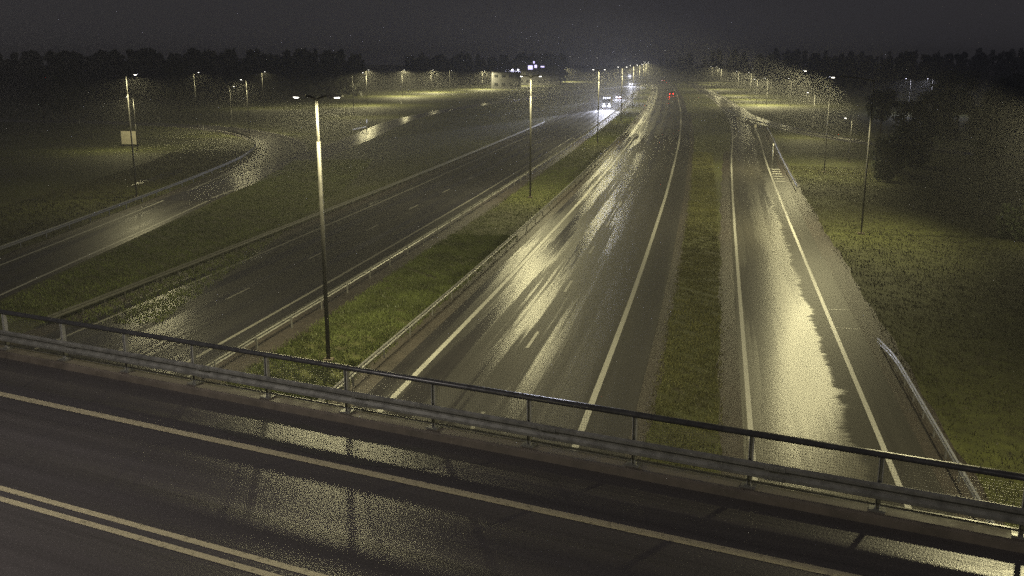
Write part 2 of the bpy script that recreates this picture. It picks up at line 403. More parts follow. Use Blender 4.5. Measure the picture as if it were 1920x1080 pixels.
# local frame of the bridge: x along, y across (n), z up
X0, X1, N0, N1 = -75.0, 60.0, 4.4, 15.88
def local_strip(name, n0, n1, z, m, x0=X0, x1=X1, parent=bridge, seg=60):
    v = []; uv = []; f = []
    for i in range(seg + 1):
        x = x0 + (x1 - x0) * i / seg
        v += [(x, n0, z), (x, n1, z)]; uv += [(n0, x), (n1, x)]
    for i in range(seg): f.append((2 * i, 2 * i + 2, 2 * i + 3, 2 * i + 1))
    return obj(name, mesh_data(name, v, f, m, uv), parent)
obj('deck_slab', Geo().box(((X0 + X1) / 2, (N0 + N1) / 2, DECK - 0.62), (X1 - X0, N1 - N0 - 0.01, 1.2)).me('deck_slab', 'concrete'), bridge)
local_strip('deck_surface', N0 + 0.55, 15.42, DECK, 'asphalt_deck', seg=80)
for n0, n1 in ((15.42, 15.88), (4.4, 4.95)):
    prof = [(n0, DECK - 0.02), (n0 + 0.03, DECK + 0.12), (n0 + 0.07, DECK + 0.15), (n1, DECK + 0.13), (n1, DECK - 0.7), (n1 - 0.05, DECK - 0.7), (n1 - 0.05, DECK - 0.02)]
    v = [(X0, *p) for p in prof] + [(X1, *p) for p in prof]; k = len(prof)
    f = [(i, (i + 1) % k, k + (i + 1) % k, k + i) for i in range(k)]
    obj('edge_beam', mesh_data('edge_beam', v, f, 'kerb'), bridge)
local_strip('edge_line', 13.46, 13.66, DECK + 0.005, 'paint_cream')
local_strip('edge_line', 6.55, 6.75, DECK + 0.005, 'paint_cream')
local_strip('centre_line', 10.17, 10.30, DECK + 0.005, 'paint_cream')
local_strip('centre_line', 9.88, 10.01, DECK + 0.005, 'paint_cream')
def deck_puddle(x0, x1, n0, n1):
    v = []; f = []; k = 28
    for i in range(k + 1):
        t = i / k; x = x0 + (x1 - x0) * t; e = math.sin(math.pi * min(1, max(0, 0.03 + 0.94 * t))) ** 0.45
        top = n0 + (n1 - n0) * (0.45 + 0.5 * e * (0.75 + 0.25 * math.sin(7 * t + 1) + 0.12 * math.sin(23 * t)))
        bot = n0 + (n1 - n0) * (0.45 - 0.45 * e * (0.9 + 0.1 * math.sin(11 * t)))
        v += [(x, bot, DECK + 0.0035), (x, top, DECK + 0.0035)]
    for i in range(k): f.append((2 * i, 2 * i + 2, 2 * i + 3, 2 * i + 1))
    obj('water_film', mesh_data('water_film', v, f, 'deck_water', [(a, b) for a, b, _ in v]), bridge)
deck_puddle(-13.6, -8.4, 13.72, 15.25)
deck_puddle(1.0, 5.5, 13.75, 15.3)
for px in (-33, -10.2, 12.0):
    for pn in (7.0, 13.0):
        obj('pier', Geo().tube([(px, pn, 0), (px, pn, DECK - 1.2)], 0.55, 16).me('pier', 'concrete'), bridge)

railing = empty('bridge_railing', (0, 0, 0), B_RZ, 'dark steel bridge railing with guard beam and wire mesh', 'railing')
RN = 15.72; ZB = DECK + 0.145; ZT = 7.56
PITCH = 2.1; xs = [-11.34 + PITCH * k for k in range(-16, 17)]
def round_rail(x0, x1, n, z, ry_, rz_, k=12):
    v = []; f = []
    for x in (x0, x1):
        for i in range(k):
            a = 2 * math.pi * i / k; v.append((x, n + ry_ * math.cos(a), z + rz_ * math.sin(a)))
    f = [(i, (i + 1) % k, k + (i + 1) % k, k + i) for i in range(k)] + [tuple(range(k))[::-1], tuple(range(k, 2 * k))]
    return v, f
obj('top_rail', Geo().add(*round_rail(xs[0], xs[-1], RN, ZT, 0.075, 0.055)).me('top_rail', 'rail_paint', True), railing)
# W profile guard beam facing the roadway
wn = RN - 0.16
wp = [(wn, 6.84), (wn - 0.055, 6.87), (wn - 0.055, 6.92), (wn - 0.005, 6.965), (wn - 0.005, 7.005), (wn - 0.055, 7.05), (wn - 0.055, 7.10), (wn, 7.13),
      (wn + 0.012, 7.13), (wn - 0.04, 7.095), (wn - 0.04, 7.055), (wn + 0.01, 7.01), (wn + 0.01, 6.96), (wn - 0.04, 6.915), (wn - 0.04, 6.875), (wn + 0.012, 6.84)]
k = len(wp)
v = [(xs[0], *p) for p in wp] + [(xs[-1], *p) for p in wp]
obj('guard_beam', mesh_data('guard_beam', v, [(i, (i + 1) % k, k + (i + 1) % k, k + i) for i in range(k)], 'old_steel'), railing)
obj('bottom_rail', Geo().box(((xs[0] + xs[-1]) / 2, RN, ZB + 0.09), (xs[-1] - xs[0], 0.045, 0.04)).me('bottom_rail', 'old_steel'), railing)
pg = Geo()
pg.box((0, RN, (ZB + ZT) / 2), (0.065, 0.012, ZT - ZB - 0.05)); pg.box((-0.033, RN, (ZB + ZT) / 2), (0.010, 0.09, ZT - ZB - 0.05)); pg.box((0.033, RN, (ZB + ZT) / 2), (0.010, 0.09, ZT - ZB - 0.05))
post_me = pg.me('post', 'post_steel')
foot_me = Geo().box((0, RN, ZB + 0.012), (0.26, 0.26, 0.03)).me('base_plate', 'old_steel')
br_me = Geo().box((0, RN - 0.1, 6.985), (0.1, 0.11, 0.16)).me('beam_bracket', 'old_steel')
wm = Geo()
for i in range(1, 42): wm.box((i * 0.05, RN + 0.05, (ZB + 0.09 + ZT - 0.05) / 2), (0.0028, 0.0028, ZT - ZB - 0.14))
for j in range(15): wm.box((PITCH / 2, RN + 0.055, ZB + 0.12 + j * 0.05), (PITCH, 0.0028, 0.0028))
mesh_me = wm.me('wire_mesh', 'old_steel')
sp = Geo()
for z in (6.895, 7.075): sp.box((0, wn - 0.058, z), (0.34, 0.012, 0.075))
for bx_ in (-0.12, -0.04, 0.04, 0.12):
    for z in (6.895, 7.075): sp.box((bx_, wn - 0.068, z), (0.025, 0.014, 0.025))
splice_me = sp.me('splice_plate', 'old_steel')
for i, x in enumerate(xs):
    p = obj('post', post_me, railing, (x, 0, 0)); obj('base_plate', foot_me, p); obj('beam_bracket', br_me, p)
    if i % 2 == 0: obj('splice_plate', splice_me, railing, (x + 0.45, 0, 0))
    if i < len(xs) - 1: tag(obj('wire_mesh', mesh_me, railing, (x, 0, 0)), kind='stuff')

# ------------------------------------------------------------------ guard rails
def wbeam(h0, h1, side):
    d = 0.05 * side; t = 0.012 * side
    hm = (h0 + h1) / 2
    outer = [(0, h0), (d, h0 + 0.05), (d, h0 + 0.10), (0.01 * side, hm), (d, h1 - 0.10), (d, h1 - 0.05), (0, h1)]
    inner = [(x - t, z) for x, z in outer[::-1]]
    return outer + inner
gp = Geo(); gp.box((0, 0, 0.34), (0.09, 0.06, 0.70))
gpost = {k: gp.me('post', k) for k in ('steel', 'dull_rail')}
def guard_rail(c, off, a, b, side, spacing, label, post_to=None, m='steel', ends=True, pm='steel'):
    p0, rz = c.at(a, off)
    g = empty('guard_rail', (0, 0, 0), 0, label, 'guard rail')
    def zf(d):
        if not ends: return 0
        return -0.58 * max(0, 1 - (d - a) / 5.0) if ends == 'start' else -0.58 * max(0, 1 - (b - d) / 5.0)
    c.sweep('beam', wbeam(0.44, 0.75, side), off + 0.08 * side, a, b, m, g, zf if ends in ('start', 'end') else None)
    d = a + 1.0; lim = b if post_to is None else min(b, post_to)
    while d < lim:
        q, rz = c.at(d, off); obj('post', gpost[pm], g, (q.x, q.y, zf(d) if ends in ('start', 'end') else 0), rz); d += spacing
    return g
guard_rail(MAIN, -8.75, sY(-60), sY(760), -1, 4.0, 'long bright guard rail on the left side of the grassy median', post_to=sY(330))
guard_rail(MAIN, -2.2, sY(-60), sY(620), 1, 4.0, 'guard rail between median grass and the wide wet carriageway', post_to=sY(300))
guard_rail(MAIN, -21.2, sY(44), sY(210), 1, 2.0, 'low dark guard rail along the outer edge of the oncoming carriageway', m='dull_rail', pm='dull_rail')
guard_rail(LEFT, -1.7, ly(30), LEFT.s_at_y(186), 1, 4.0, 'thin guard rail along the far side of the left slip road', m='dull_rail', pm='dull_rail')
guard_rail(RAMP, 6.75, ry(-50), ry(48.5), -1, 2.0, 'guard rail starting beside the ramp and running under the bridge', ends='end', m='old_steel')
guard_rail(RAMP, 6.9, ry(104), ry(196), -1, 4.0, 'guard rail along the outer bend of the ramp near the side road')
guard_rail(SIDE, 3.0, 18, SIDE.s_at_y(128), -1, 4.0, 'guard rail in front of the pale side road behind the ramp', m='old_steel')

# ------------------------------------------------------------------ street lamps
lum = Geo()
v = [(0, -0.09, 0.0), (0, 0.09, 0.0), (0, 0.09, 0.08), (0, -0.09, 0.08), (0.28, -0.17, -0.02), (0.28, 0.17, -0.02), (0.28, 0.13, 0.12), (0.28, -0.13, 0.12), (0.72, -0.15, 0.0), (0.72, 0.15, 0.0), (0.72, 0.1, 0.07), (0.72, -0.1, 0.07)]
f = [(0, 1, 2, 3)[::-1], (8, 9, 10, 11)]
for r0 in (0, 4):
    for q in range(4): f.append((r0 + q, r0 + (q + 1) % 4, r0 + 4 + (q + 1) % 4, r0 + 4 + q))
lum.add(v, f); LUM = lum.me('luminaire', 'lamp_body')
def lens_me(m):
    v = []; f = []
    for j in range(4):
        r = math.cos(j / 3 * math.pi / 2 * 0.96); z = -0.015 - 0.05 * math.sin(j / 3 * math.pi / 2)
        for i in range(12):
            a = 2 * math.pi * i / 12; v.append((0.46 + 0.14 * r * math.cos(a), 0.085 * r * math.sin(a), z))
    for j in range(3):
        for i in range(12): f.append((j * 12 + i, j * 12 + (i + 1) % 12, (j + 1) * 12 + (i + 1) % 12, (j + 1) * 12 + i))
    f.append(tuple(range(36, 48)))
    return mesh_data('lens', v, f, m, smooth=True)
LENS = {'lens': lens_me('lens'), 'lens_cold': lens_me('lens_cold')}
def lamp_light(x, y, z, power, col=LAMP_COL, angle=178, parent=None, aim=None):
    l = bpy.data.lights.new('lamp_light', 'SPOT'); l.energy = power; l.color = col; l.spot_size = math.radians(angle); l.spot_blend = 0.3
    l.shadow_soft_size = 0.24
    o = bpy.data.objects.new('lamp_light', l); link(o, parent); o.location = (x, y, z)
    if aim is not None: o.rotation_euler = Vector(aim).to_track_quat('-Z', 'Y').to_euler()
    return o
def street_lamp(x, y, h, arms, label, power=1.0, lens='lens', cat='street lamp', group=None, col=LAMP_COL, thick=1.0, lights=True, z0=0.0, cone=178, tilt=0.0):
    """arms: list of (direction angle, length)"""
    r = empty('street_lamp', (x, y, z0), 0, label, cat, group)
    hs = h - 1.9 if h > 9 else h * 0.5
    r1, r2 = 0.088 * thick, 0.058 * thick
    obj('base_plate', Geo().box((0, 0, 0.06), (0.45, 0.45, 0.12)).me('base_plate', 'concrete'), r)
    obj('lower_pole', Geo().tube([(0, 0, 0.1), (0, 0, hs * 0.5), (0, 0, hs)], [r1 * 1.15, r1 * 1.05, r1], 10).me('lower_pole', 'pole', True), r)
    obj('upper_pole', Geo().tube([(0, 0, hs - 0.05), (0, 0, hs + 0.04), (0, 0, h - 0.05)], [r1, r2, r2], 10).me('upper_pole', 'pole', True), r)
    for ia, (an, L) in enumerate(arms):
        pw = power[ia] if isinstance(power, tuple) else power
        c, s = math.cos(an), math.sin(an)
        pts = [(0, 0, h - 0.12), (c * L * 0.15, s * L * 0.15, h - 0.02), (c * L * 0.55, s * L * 0.55, h + 0.06 + 0.03 * L), (c * L, s * L, h + 0.08 + 0.05 * L)]
        obj('arm', Geo().tube(pts, [0.055, 0.045, 0.04, 0.035], 6).me('arm', 'pole', True), r)
        lm = obj('luminaire', LUM, r, (c * (L - 0.05), s * (L - 0.05), h + 0.03 + 0.05 * L), an)
        obj('lens', LENS[lens], lm)
        if lights: lamp_light(c * (L + 0.42), s * (L + 0.42), h - 0.14 + 0.05 * L, LAMP_W * pw, col, cone, r, (c * math.sin(tilt), s * math.sin(tilt), -math.cos(tilt)))
    return r
ORD = ['closest to the bridge', 'second from the bridge', 'third from the bridge', 'fourth from the bridge', 'fifth from the bridge', 'sixth from the bridge', 'seventh from the bridge'] + [w + ' from the bridge, tiny near the horizon' for w in ('eighth', 'ninth', 'tenth', 'eleventh', 'twelfth', 'thirteenth', 'fourteenth')]
mast_s = [MAIN.s_at_y(41.6) - 58]
mast_s += [MAIN.s_at_y(41.6), MAIN.s_at_y(98), MAIN.s_at_y(164)] + [MAIN.s_at_y(166) + 58 * k for k in range(1, 12)]
for i, d in enumerate(mast_s):
    p, rz = MAIN.at(d, -4.6 if i == 1 else -5.35)
    hh = 12.15
    lab = 'double-arm lamp mast in the median hidden behind the camera' if i == 0 else 'tall double-arm lamp mast in the grassy median, ' + ORD[i - 1]
    street_lamp(p.x, p.y, hh, [(rz - math.pi / 2, 0.55), (rz + math.pi / 2, 0.55)], lab, (0.85, 0.5), group='median lamp masts', lights=i < 11)

PI = math.pi
for tt, lab in ((-16.0, 'lamp mast on the near side of the bridge, left of the camera'), (19.0, 'lamp mast on the near side of the bridge, right of the camera')):
    q = TB * tt + NB * 4.1
    street_lamp(q.x, q.y, 10.5, [(math.atan2(NB.y, NB.x), 1.6)], lab, 0.44, z0=DECK - 0.6, group='bridge lamps', col=(1.0, 0.91, 0.82))
single = [  # x, y, h, arm angle, arm length, power, label
    (28.4, 77.0, 12.3, PI * 0.95, 2.7, 1.6, 'thin tall lamp mast with long arm over the shining ramp'),
    (18.4, 26.5, 12.3, PI * 0.95, 2.7, 0.7, 'lamp mast beside the ramp just outside the right picture edge'),
    (39.3, 121.0, 12.3, PI * 0.95, 2.7, 1.9, 'second lamp mast along the outer side of the ramp'),
    (54.5, 176.0, 8.0, PI, 0.9, 0.5, 'short lamp standing by the pale side road bend'),
    (46.5, 133.0, 6.0, PI, 0.5, 0.12, 'low lamp in the dark field right of the ramp'),
    (-38.7, 98.5, 12.3, 0.1, 0.5, 0.5, 'tall lamp mast inside the loop beside the left slip road'),
    (-58.5, 151.0, 8.2, PI, 0.5, 0.4, 'short lamp beside the pale sign board'),
    (-65.7, 203.0, 11.2, 0.0, 0.6, 0.35, 'slim lamp mast on the loop road next to a marker post'),
    (-53.6, 186.0, 8.8, PI * 0.3, 0.6, 0.20, 'pale lamp mast with low head at the loop bend'),
    (-49.0, 181.0, 10.2, PI, 0.5, 0.6, 'lamp mast with glowing head at the loop bend'),
    (-72.5, 285.0, 10.4, 0.0, 0.5, 0.5, 'bright lamp mast far behind the loop'),
    (-39.0, 240.0, 10.6, 0.0, 2.2, 0.6, 'lamp mast with long arm left of the straight slip road'),
    (-44.8, 302.0, 10.7, 0.0, 0.4, 2.6, 'first lamp of the far row along the slip road'),
    (-42.5, 380.0, 9.9, 0.0, 0.5, 5.5, 'second lamp of the far row along the slip road'),
    (-35.2, 427.0, 9.4, 0.0, 0.5, 5.5, 'third lamp of the far row along the slip road'),
    (-28.0, 440.0, 9.2, 0.0, 0.5, 0.5, 'fourth lamp of the far row along the slip road'),
    (-14.2, 472.0, 8.7, 0.0, 0.5, 5.5, 'fifth lamp of the far row along the slip road'),
    (1.0, 535.0, 8.6, 0.0, 0.5, 5.5, 'sixth lamp of the far row along the slip road'),
    (34.0, 634.0, 9.0, 0.0, 0.5, 5.5, 'last lamp of the far row along the slip road'),
    (84.5, 347.0, 9.3, PI, 0.5, 2.6, 'lamp at the side road junction beyond the ramp'),
    (79.5, 305.0, 8.2, PI, 0.5, 2.6, 'lamp on the outer edge of the merging ramp'),
    (89.5, 388.0, 9.4, PI, 0.5, 2.6, 'lamp further along the merging ramp'),
    (100.0, 470.0, 9.8, PI, 0.5, 2.6, 'lamp where the far ramp meets the motorway'),
    (114.0, 560.0, 10.0, PI, 0.5, 1.2, 'far lamp right of the motorway bend'),
    (128.0, 612.0, 9.5, PI, 0.5, 1.2, 'farthest lamp right of the motorway bend'),
    (86.0, 302.0, 8.2, PI, 0.5, 0.8, 'lamp on the dark slope behind the side road'),
    (75.0, 300.0, 8.0, PI, 0.5, 0.8, 'lamp above the verge behind the side road'),
    (108.0, 252.0, 9.0, PI, 0.9, 0.5, 'cold bright lamp at the dark right hand street'),
    (104.0, 256.0, 9.0, PI, 0.9, 0.3, 'weaker lamp paired with the cold bright lamp'),
    (128.0, 250.0, 8.3, PI, 0.9, 0.12, 'lone dim lamp among the trees on the far right'),
    (39.4, 71.0, 4.2, PI, 0.4, 0.04, 'low lamp lighting a bush at the right picture edge'),
]
for x, y, h, an, L, pw, lab in single:
    cold = 'cold' in lab
    street_lamp(x, y, h, [(an, L)], lab, pw, 'lens_cold' if cold else 'lens', thick=0.7 if h > 12 and x > 0 else 0.8, cone=164 if 'ramp' in lab and h > 12 else 178, tilt=math.radians(35) if 'ramp' in lab and h > 12 else 0.0, col=(0.85, 0.85, 1.0) if cold else LAMP_COL)
# lamps on the rising ground near the horizon
hills = [(-130 + 9, 500, 15.2), (-124, 505, 15.6), (-160 + 4, 500, 15.0), (-148, 500, 15.2), (-141, 520, 14.0)]
hill_lab = ['of the cluster, furthest to the town side', 'of the close pair on the left', 'leftmost of the cluster', 'paired with the leftmost light', 'lowest of the cluster']
for (x, y, h), lb in zip(hills, hill_lab):
    street_lamp(x, y, h, [(0, 0.5)], 'tiny lamp above the left tree line, ' + lb, 0.2, 'lens_cold', lights=False)
HL = ['leftmost', 'second from the left', 'third from the left', 'fourth from the left', 'fifth from the left', 'fifth from the right', 'fourth from the right', 'third from the right', 'second from the right', 'rightmost']
for i in range(10):
    px_ = 1036 + i * 17.5 + random.uniform(-4, 4); Y = 880 + 12 * i
    street_lamp((px_ - 960) / 1850 * Y, Y, 17.2 - 0.42 * i + random.uniform(-0.4, 0.4), [(PI, 0.6)], 'tiny lamp in the row along the horizon, ' + HL[i], 0.25, group='horizon lamps', thick=1.3, lights=False)
street_lamp(62, 600, 18.2, [(PI, 0.5)], 'lone high lamp above the oncoming headlights', 0.3, 'lens_cold', lights=False)
street_lamp(97, 620, 19.4, [(PI, 0.5)], 'lone high lamp above the motorway bend', 0.3, 'lens', lights=False)

# ------------------------------------------------------------------ signs, markers, sign posts
def sign_board(x, y, rz, w, h, z0, label, face='panel', back='panel_back', posts=2, cat='sign'):
    r = empty('sign_board', (x, y, 0), rz, label, cat)
    obj('panel', Geo().box((0, -0.03, z0 + h / 2), (w, 0.03, h)).me('panel', face), r)
    obj('back_panel', Geo().box((0, 0.01, z0 + h / 2), (w - 0.04, 0.04, h - 0.04)).me('back_panel', back), r)
    fr = Geo()
    for sx in (-1, 1): fr.box((sx * (w / 2 + 0.02), -0.01, z0 + h / 2), (0.05, 0.08, h + 0.1))
    obj('frame', fr.me('frame', 'old_steel'), r)
    for k in range(posts):
        px = 0 if posts == 1 else (-w * 0.3 if k == 0 else w * 0.3)
        obj('post', Geo().tube([(px, 0.09, 0), (px, 0.09, z0 + h)], 0.045, 8).me('post', 'steel', True), r)
    return r
sign_board(-62.7, 158.5, math.radians(-12), 2.7, 2.1, 0.35, 'pale rectangular sign board standing in the grass inside the loop')
sign_board(105.7, 256.5, math.radians(-25), 1.3, 0.75, 0.5, 'small lit sign far off under the cold lamp', face='window_warm')
sign_board(118.5, 236.0, math.radians(-25), 2.2, 1.6, 1.2, 'faint board below the cold street lamp', posts=2)
def sign_post(x, y, h, rz, w, label):
    r = empty('road_sign', (x, y, 0), rz, label, 'road sign')
    obj('post', Geo().tube([(0, 0, 0), (0, 0, h)], 0.055, 10).me('post', 'white', True), r)
    obj('panel', Geo().box((0, -0.08, h - 0.35), (w, 0.03, 0.62)).me('panel', 'panel'), r)
    obj('bracket', Geo().box((0, -0.045, h - 0.35), (0.14, 0.05, 0.3)).me('bracket', 'steel'), r)
    return r
sign_post(32.9, 121.7, 3.5, math.radians(75), 0.7, 'slim road sign seen edge-on beside the ramp hatching')
sign_post(46.6, 201.0, 2.4, math.radians(20), 0.7, 'small pale road sign in the grass at the ramp fork, farther one')
sign_post(41.6, 172.0, 3.4, math.radians(20), 0.9, 'taller pale road sign in the grass at the ramp fork')
sign_post(46.6, 186.0, 1.8, math.radians(20), 0.5, 'short pale marker sign at the ramp edge by the fork')
def marker(x, y, label):
    r = empty('marker_post', (x, y, 0), random.uniform(-0.3, 0.3), label, 'marker post')
    obj('post_body', Geo().box((0, 0, 0.5), (0.14, 0.08, 1.0), taper=0.85).me('post_body', 'white'), r)
    obj('black_band', Geo().box((0, 0, 0.80), (0.145, 0.085, 0.18), taper=0.97).me('black_band', 'black'), r)
    obj('reflector', Geo().box((0, -0.046, 0.80), (0.05, 0.012, 0.12)).me('reflector', 'panel'), r)
for x, y, lb in [(-95.2, 214.0, 'white marker post on the far left arm of the loop'), (-81.0, 223.5, 'white marker post behind the loop road'), (-62.5, 196.6, 'white marker post below the slim loop lamp'),
                 (-35.5, 312.9, 'white marker post at the foot of the far lamp row'), (-16.7, 276.0, 'white marker post beside the straight slip road'), (57.0, 246.0, 'white marker post near the junction behind the ramp')]:
    marker(x, y, lb)
br = empty('road_barrier', (-29.9, 190.5, 0), math.radians(80), 'white low barrier between two posts beside the straight slip road', 'barrier')
for k in (-4.2, 4.2): obj('post', Geo().tube([(k, 0, 0), (k, 0, 1.5)], 0.09, 8).me('post', 'white', True), br)
obj('beam', Geo().box((0, 0, 0.75), (8.3, 0.06, 0.22)).me('beam', 'white'), br)
obj('round_sign', Geo().tube([(4.2, -0.10, 1.85), (4.2, -0.07, 1.85)], 0.42, 16).me('round_sign', 'white'), br)
obj('sign_stem', Geo().tube([(4.2, -0.0, 1.5), (4.2, 0.0, 2.1)], 0.05, 8).me('sign_stem', 'white'), br)

# ------------------------------------------------------------------ vehicles
def loft(sections):
    n = len(sections[0]); v = []; f = []
    for s in sections: v += s
    for i in range(len(sections) - 1):
        for k in range(n): f.append((i * n + k, i * n + (k + 1) % n, (i + 1) * n + (k + 1) % n, (i + 1) * n + k))
    f.append(tuple(range(n))[::-1]); f.append(tuple(range((len(sections) - 1) * n, len(sections) * n)))
    return v, f
def car(c, off, Y, label, paint_m, head=None, tail='tail_dim', truck=False, away=False, added_roof_lights=False):
    d = c.s_at_y(Y); p, rz = c.at(d, off)
    r = empty('lorry' if truck else 'car', (p.x, p.y, 0.012), rz if away else rz + PI, label, 'lorry' if truck else 'car')
    W = 1.22 if truck else 0.88; HZ = 0.95 if truck else 0.66
    L2 = 4.3 if truck else 2.15
    def sec(x, zb, zt, w, wt): return [(x, -w, zb), (x, w, zb), (x, w, zb + (zt - zb) * 0.55), (x, wt, zt), (x, -wt, zt), (x, -w, zb + (zt - zb) * 0.55)]
    if truck:
        obj('cargo_box', Geo().box((-1.2, 0, 2.3), (6.2, 2.45, 2.7)).me('cargo_box', 'facade'), r)
        b = loft([sec(2.05, 0.45, 3.0, W, W * 0.96), sec(3.9, 0.45, 3.0, W, W * 0.94), sec(4.2, 0.45, 2.0, W, W * 0.97), sec(4.3, 0.45, 1.2, W * 0.98, W * 0.95)])
        obj('cab', mesh_data('cab', *b, paint_m), r)
        obj('windscreen', mesh_data('windscreen', [(4.235, -1.0, 1.95), (4.235, 1.0, 1.95), (3.99, 0.98, 2.75), (3.99, -0.98, 2.75)], [(0, 1, 2, 3)], 'glass'), r)
        obj('chassis', Geo().box((-0.5, 0, 0.75), (7.4, 1.0, 0.35)).me('chassis', 'black'), r)
        if added_roof_lights:  # added bar, roof and grille lights imitate a tall bloom of glare
            obj('added_light_bar', Geo().box((3.86, 0, 3.06), (0.10, 2.0, 0.08)).me('added_light_bar', 'black'), r)
            for ly_ in (-0.85, -0.3, 0.3, 0.85): obj('added_roof_light', Geo().tube([(3.84, ly_, 3.22), (3.95, ly_, 3.22)], 0.13, 12).me('added_roof_light', 'head'), r)
            for ly_ in (-0.75, 0.75): obj('added_grille_light', Geo().tube([(4.28, ly_, 1.45), (4.36, ly_, 1.45)], 0.16, 12).me('added_grille_light', 'head'), r)
        axles = (3.3, -2.2, -3.4); wr = 0.48
    else:
        b = loft([sec(-2.15, 0.35, 0.80, 0.74, 0.70), sec(-2.05, 0.24, 0.95, 0.84, 0.78), sec(-1.3, 0.2, 0.98, 0.88, 0.82), sec(0.9, 0.2, 0.95, 0.88, 0.82), sec(1.8, 0.22, 0.80, 0.86, 0.76), sec(2.1, 0.3, 0.70, 0.76, 0.68)])
        body = obj('body', mesh_data('body', *b, paint_m, smooth=False), r)
        cb = loft([sec(-1.75, 0.93, 1.0, 0.76, 0.72), sec(-1.0, 0.93, 1.44, 0.78, 0.58), sec(0.1, 0.93, 1.46, 0.78, 0.58), sec(1.05, 0.92, 0.97, 0.78, 0.72)])
        obj('cabin', mesh_data('cabin', *cb, 'glass'), r)
        obj('roof', mesh_data('roof', [(-1.02, -0.585, 1.443), (0.12, -0.585, 1.463), (0.12, 0.585, 1.463), (-1.02, 0.585, 1.443)], [(0, 1, 2, 3)], paint_m), r)
        for s in (-1, 1): obj('door_mirror', Geo().box((0.75, s * 0.95, 1.0), (0.12, 0.2, 0.14)).me('door_mirror', paint_m), r)
        obj('number_plate', Geo().box((2.11 if not away else -2.16, 0, 0.48), (0.02, 0.5, 0.11)).me('number_plate', 'white'), r)
        axles = (1.35, -1.3); wr = 0.32
    for ax in axles:
        for s in (-1, 1):
            w = obj('wheel', Geo().tube([(ax, s * (W - 0.2), wr), (ax, s * (W + 0.02), wr)], wr, 16).me('wheel', 'tyre'), r)
            obj('rim', Geo().tube([(ax, s * (W + 0.015), wr), (ax, s * (W + 0.03), wr)], wr * 0.6, 12).me('rim', 'steel'), w)
    fx, bx_ = (4.33, -4.32) if truck else (2.06, -2.12)
    for s in (-1, 1):
        if head:
            obj('headlight', Geo().tube([(fx - 0.06, s * W * 0.78, HZ), (fx + 0.035, s * W * 0.78, HZ)], 0.23, 12).me('headlight', 'head'), r)
            lamp_light(fx + 0.12, s * W * 0.78, HZ, head, (0.80, 0.82, 1.0), 36, r, (1, 0, -0.045))
        else:
            obj('headlight', Geo().tube([(fx - 0.06, s * W * 0.78, HZ), (fx + 0.035, s * W * 0.78, HZ)], 0.10, 12).me('headlight', 'white'), r)
        if head:
            obj('added_aux_light', Geo().tube([(fx - 0.02, s * W * 0.36, HZ - 0.05), (fx + 0.05, s * W * 0.36, HZ - 0.05)], 0.13, 12).me('added_aux_light', 'head'), r)  # added glowing discs that enlarge the headlight glare
        obj('tail_light', Geo().box((bx_, s * W * 0.78, 0.82), (0.08, 0.26, 0.15)).me('tail_light', tail), r)
        if away and tail == 'tail': lamp_light(bx_ - 0.1, s * W * 0.78, 0.82, 130, (1, 0.03, 0.01), 120, r, (-1, 0, -0.1))
    return r
P1 = carpaint('car_paint_silver', (0.30, 0.31, 0.33)); P2 = carpaint('car_paint_dark', (0.03, 0.03, 0.04)); P3 = carpaint('car_paint_red', (0.25, 0.03, 0.02)); P4 = carpaint('lorry_paint', (0.35, 0.35, 0.38))
car(MAIN, -12.6, 280, 'nearest oncoming vehicle, shaped as a lorry with lights added for its glare', P1, head=70000, truck=True, added_roof_lights=True)  # lorry shape and extra lights added to give a tall column of glare
car(MAIN, -13.0, 352, 'second oncoming car following with pinkish headlights', P3, head=45000)
car(MAIN, -13.3, 535, 'oncoming lorry with tall headlight glare near the bend', P4, head=60000, truck=True)
car(MAIN, -17.0, 860, 'farthest oncoming car, a white star of light at the bend', P1, head=26000)
car(MAIN, 5.9, 384, 'car driving away with two red tail lights', P2, tail='tail', away=True)
car(MAIN, 5.9, 640, 'distant car with faint red tail lights on the bend', P3, tail='tail_dim', away=True)

# ------------------------------------------------------------------ buildings far off
def building(x, y, w, d, h, rz, label, lit, m='facade'):
    r = empty('building', (x, y, 0), rz, label, 'building')
    obj('wall', Geo().box((0, 0, h / 2), (w, d, h)).me('wall', m), r)
    rf = Geo(); rf.add([(-w / 2 - .4, -d / 2 - .4, h), (w / 2 + .4, -d / 2 - .4, h), (w / 2 + .4, d / 2 + .4, h), (-w / 2 - .4, d / 2 + .4, h), (-w / 2 + 2, 0, h + d * 0.18), (w / 2 - 2, 0, h + d * 0.18)],
           [(0, 1, 5, 4), (1, 2, 5), (2, 3, 4, 5), (3, 0, 4), (3, 2, 1, 0)])
    obj('roof', rf.me('roof', 'facade'), r)
    nx = max(2, int(w / 3.2)); nz = max(1, int(h / 3.2))
    for i in range(nx):
        for j in range(nz):
            q = (-w / 2 + (i + 0.5) * w / nx, -d / 2 - 0.03, (j + 0.55) * h / nz)
            wv = obj('window', Geo().box(q, (1.5, 0.06, 1.3)).me('window', lit if random.random() < 0.10 and lit else 'glass'), r)
            obj('frame', Geo().box((q[0], q[1] - 0.04, q[2]), (0.07, 0.04, 1.3)).me('frame', 'old_steel'), wv)
    return r
bl = building(13.5, 560, 26, 14, 11, 0, 'far building with glaring cold lights on its front', None)
for x, z, w, h in ((-3.2, 9.6, 2.6, 2.2), (-0.2, 10.2, 1.4, 1.6), (3.6, 10.0, 2.0, 0.7), (-1.2, 12.4, 0.8, 1.2)):
    obj('lit_sign', Geo().box((x, -7.2, z), (w, 0.2, h)).me('lit_sign', emit('cold_sign', (0.62, 0.55, 1.0), 2.2)), bl)
b2 = building(-3.0, 480, 14, 10, 8, 0.1, 'low far building with two small white lights', None)
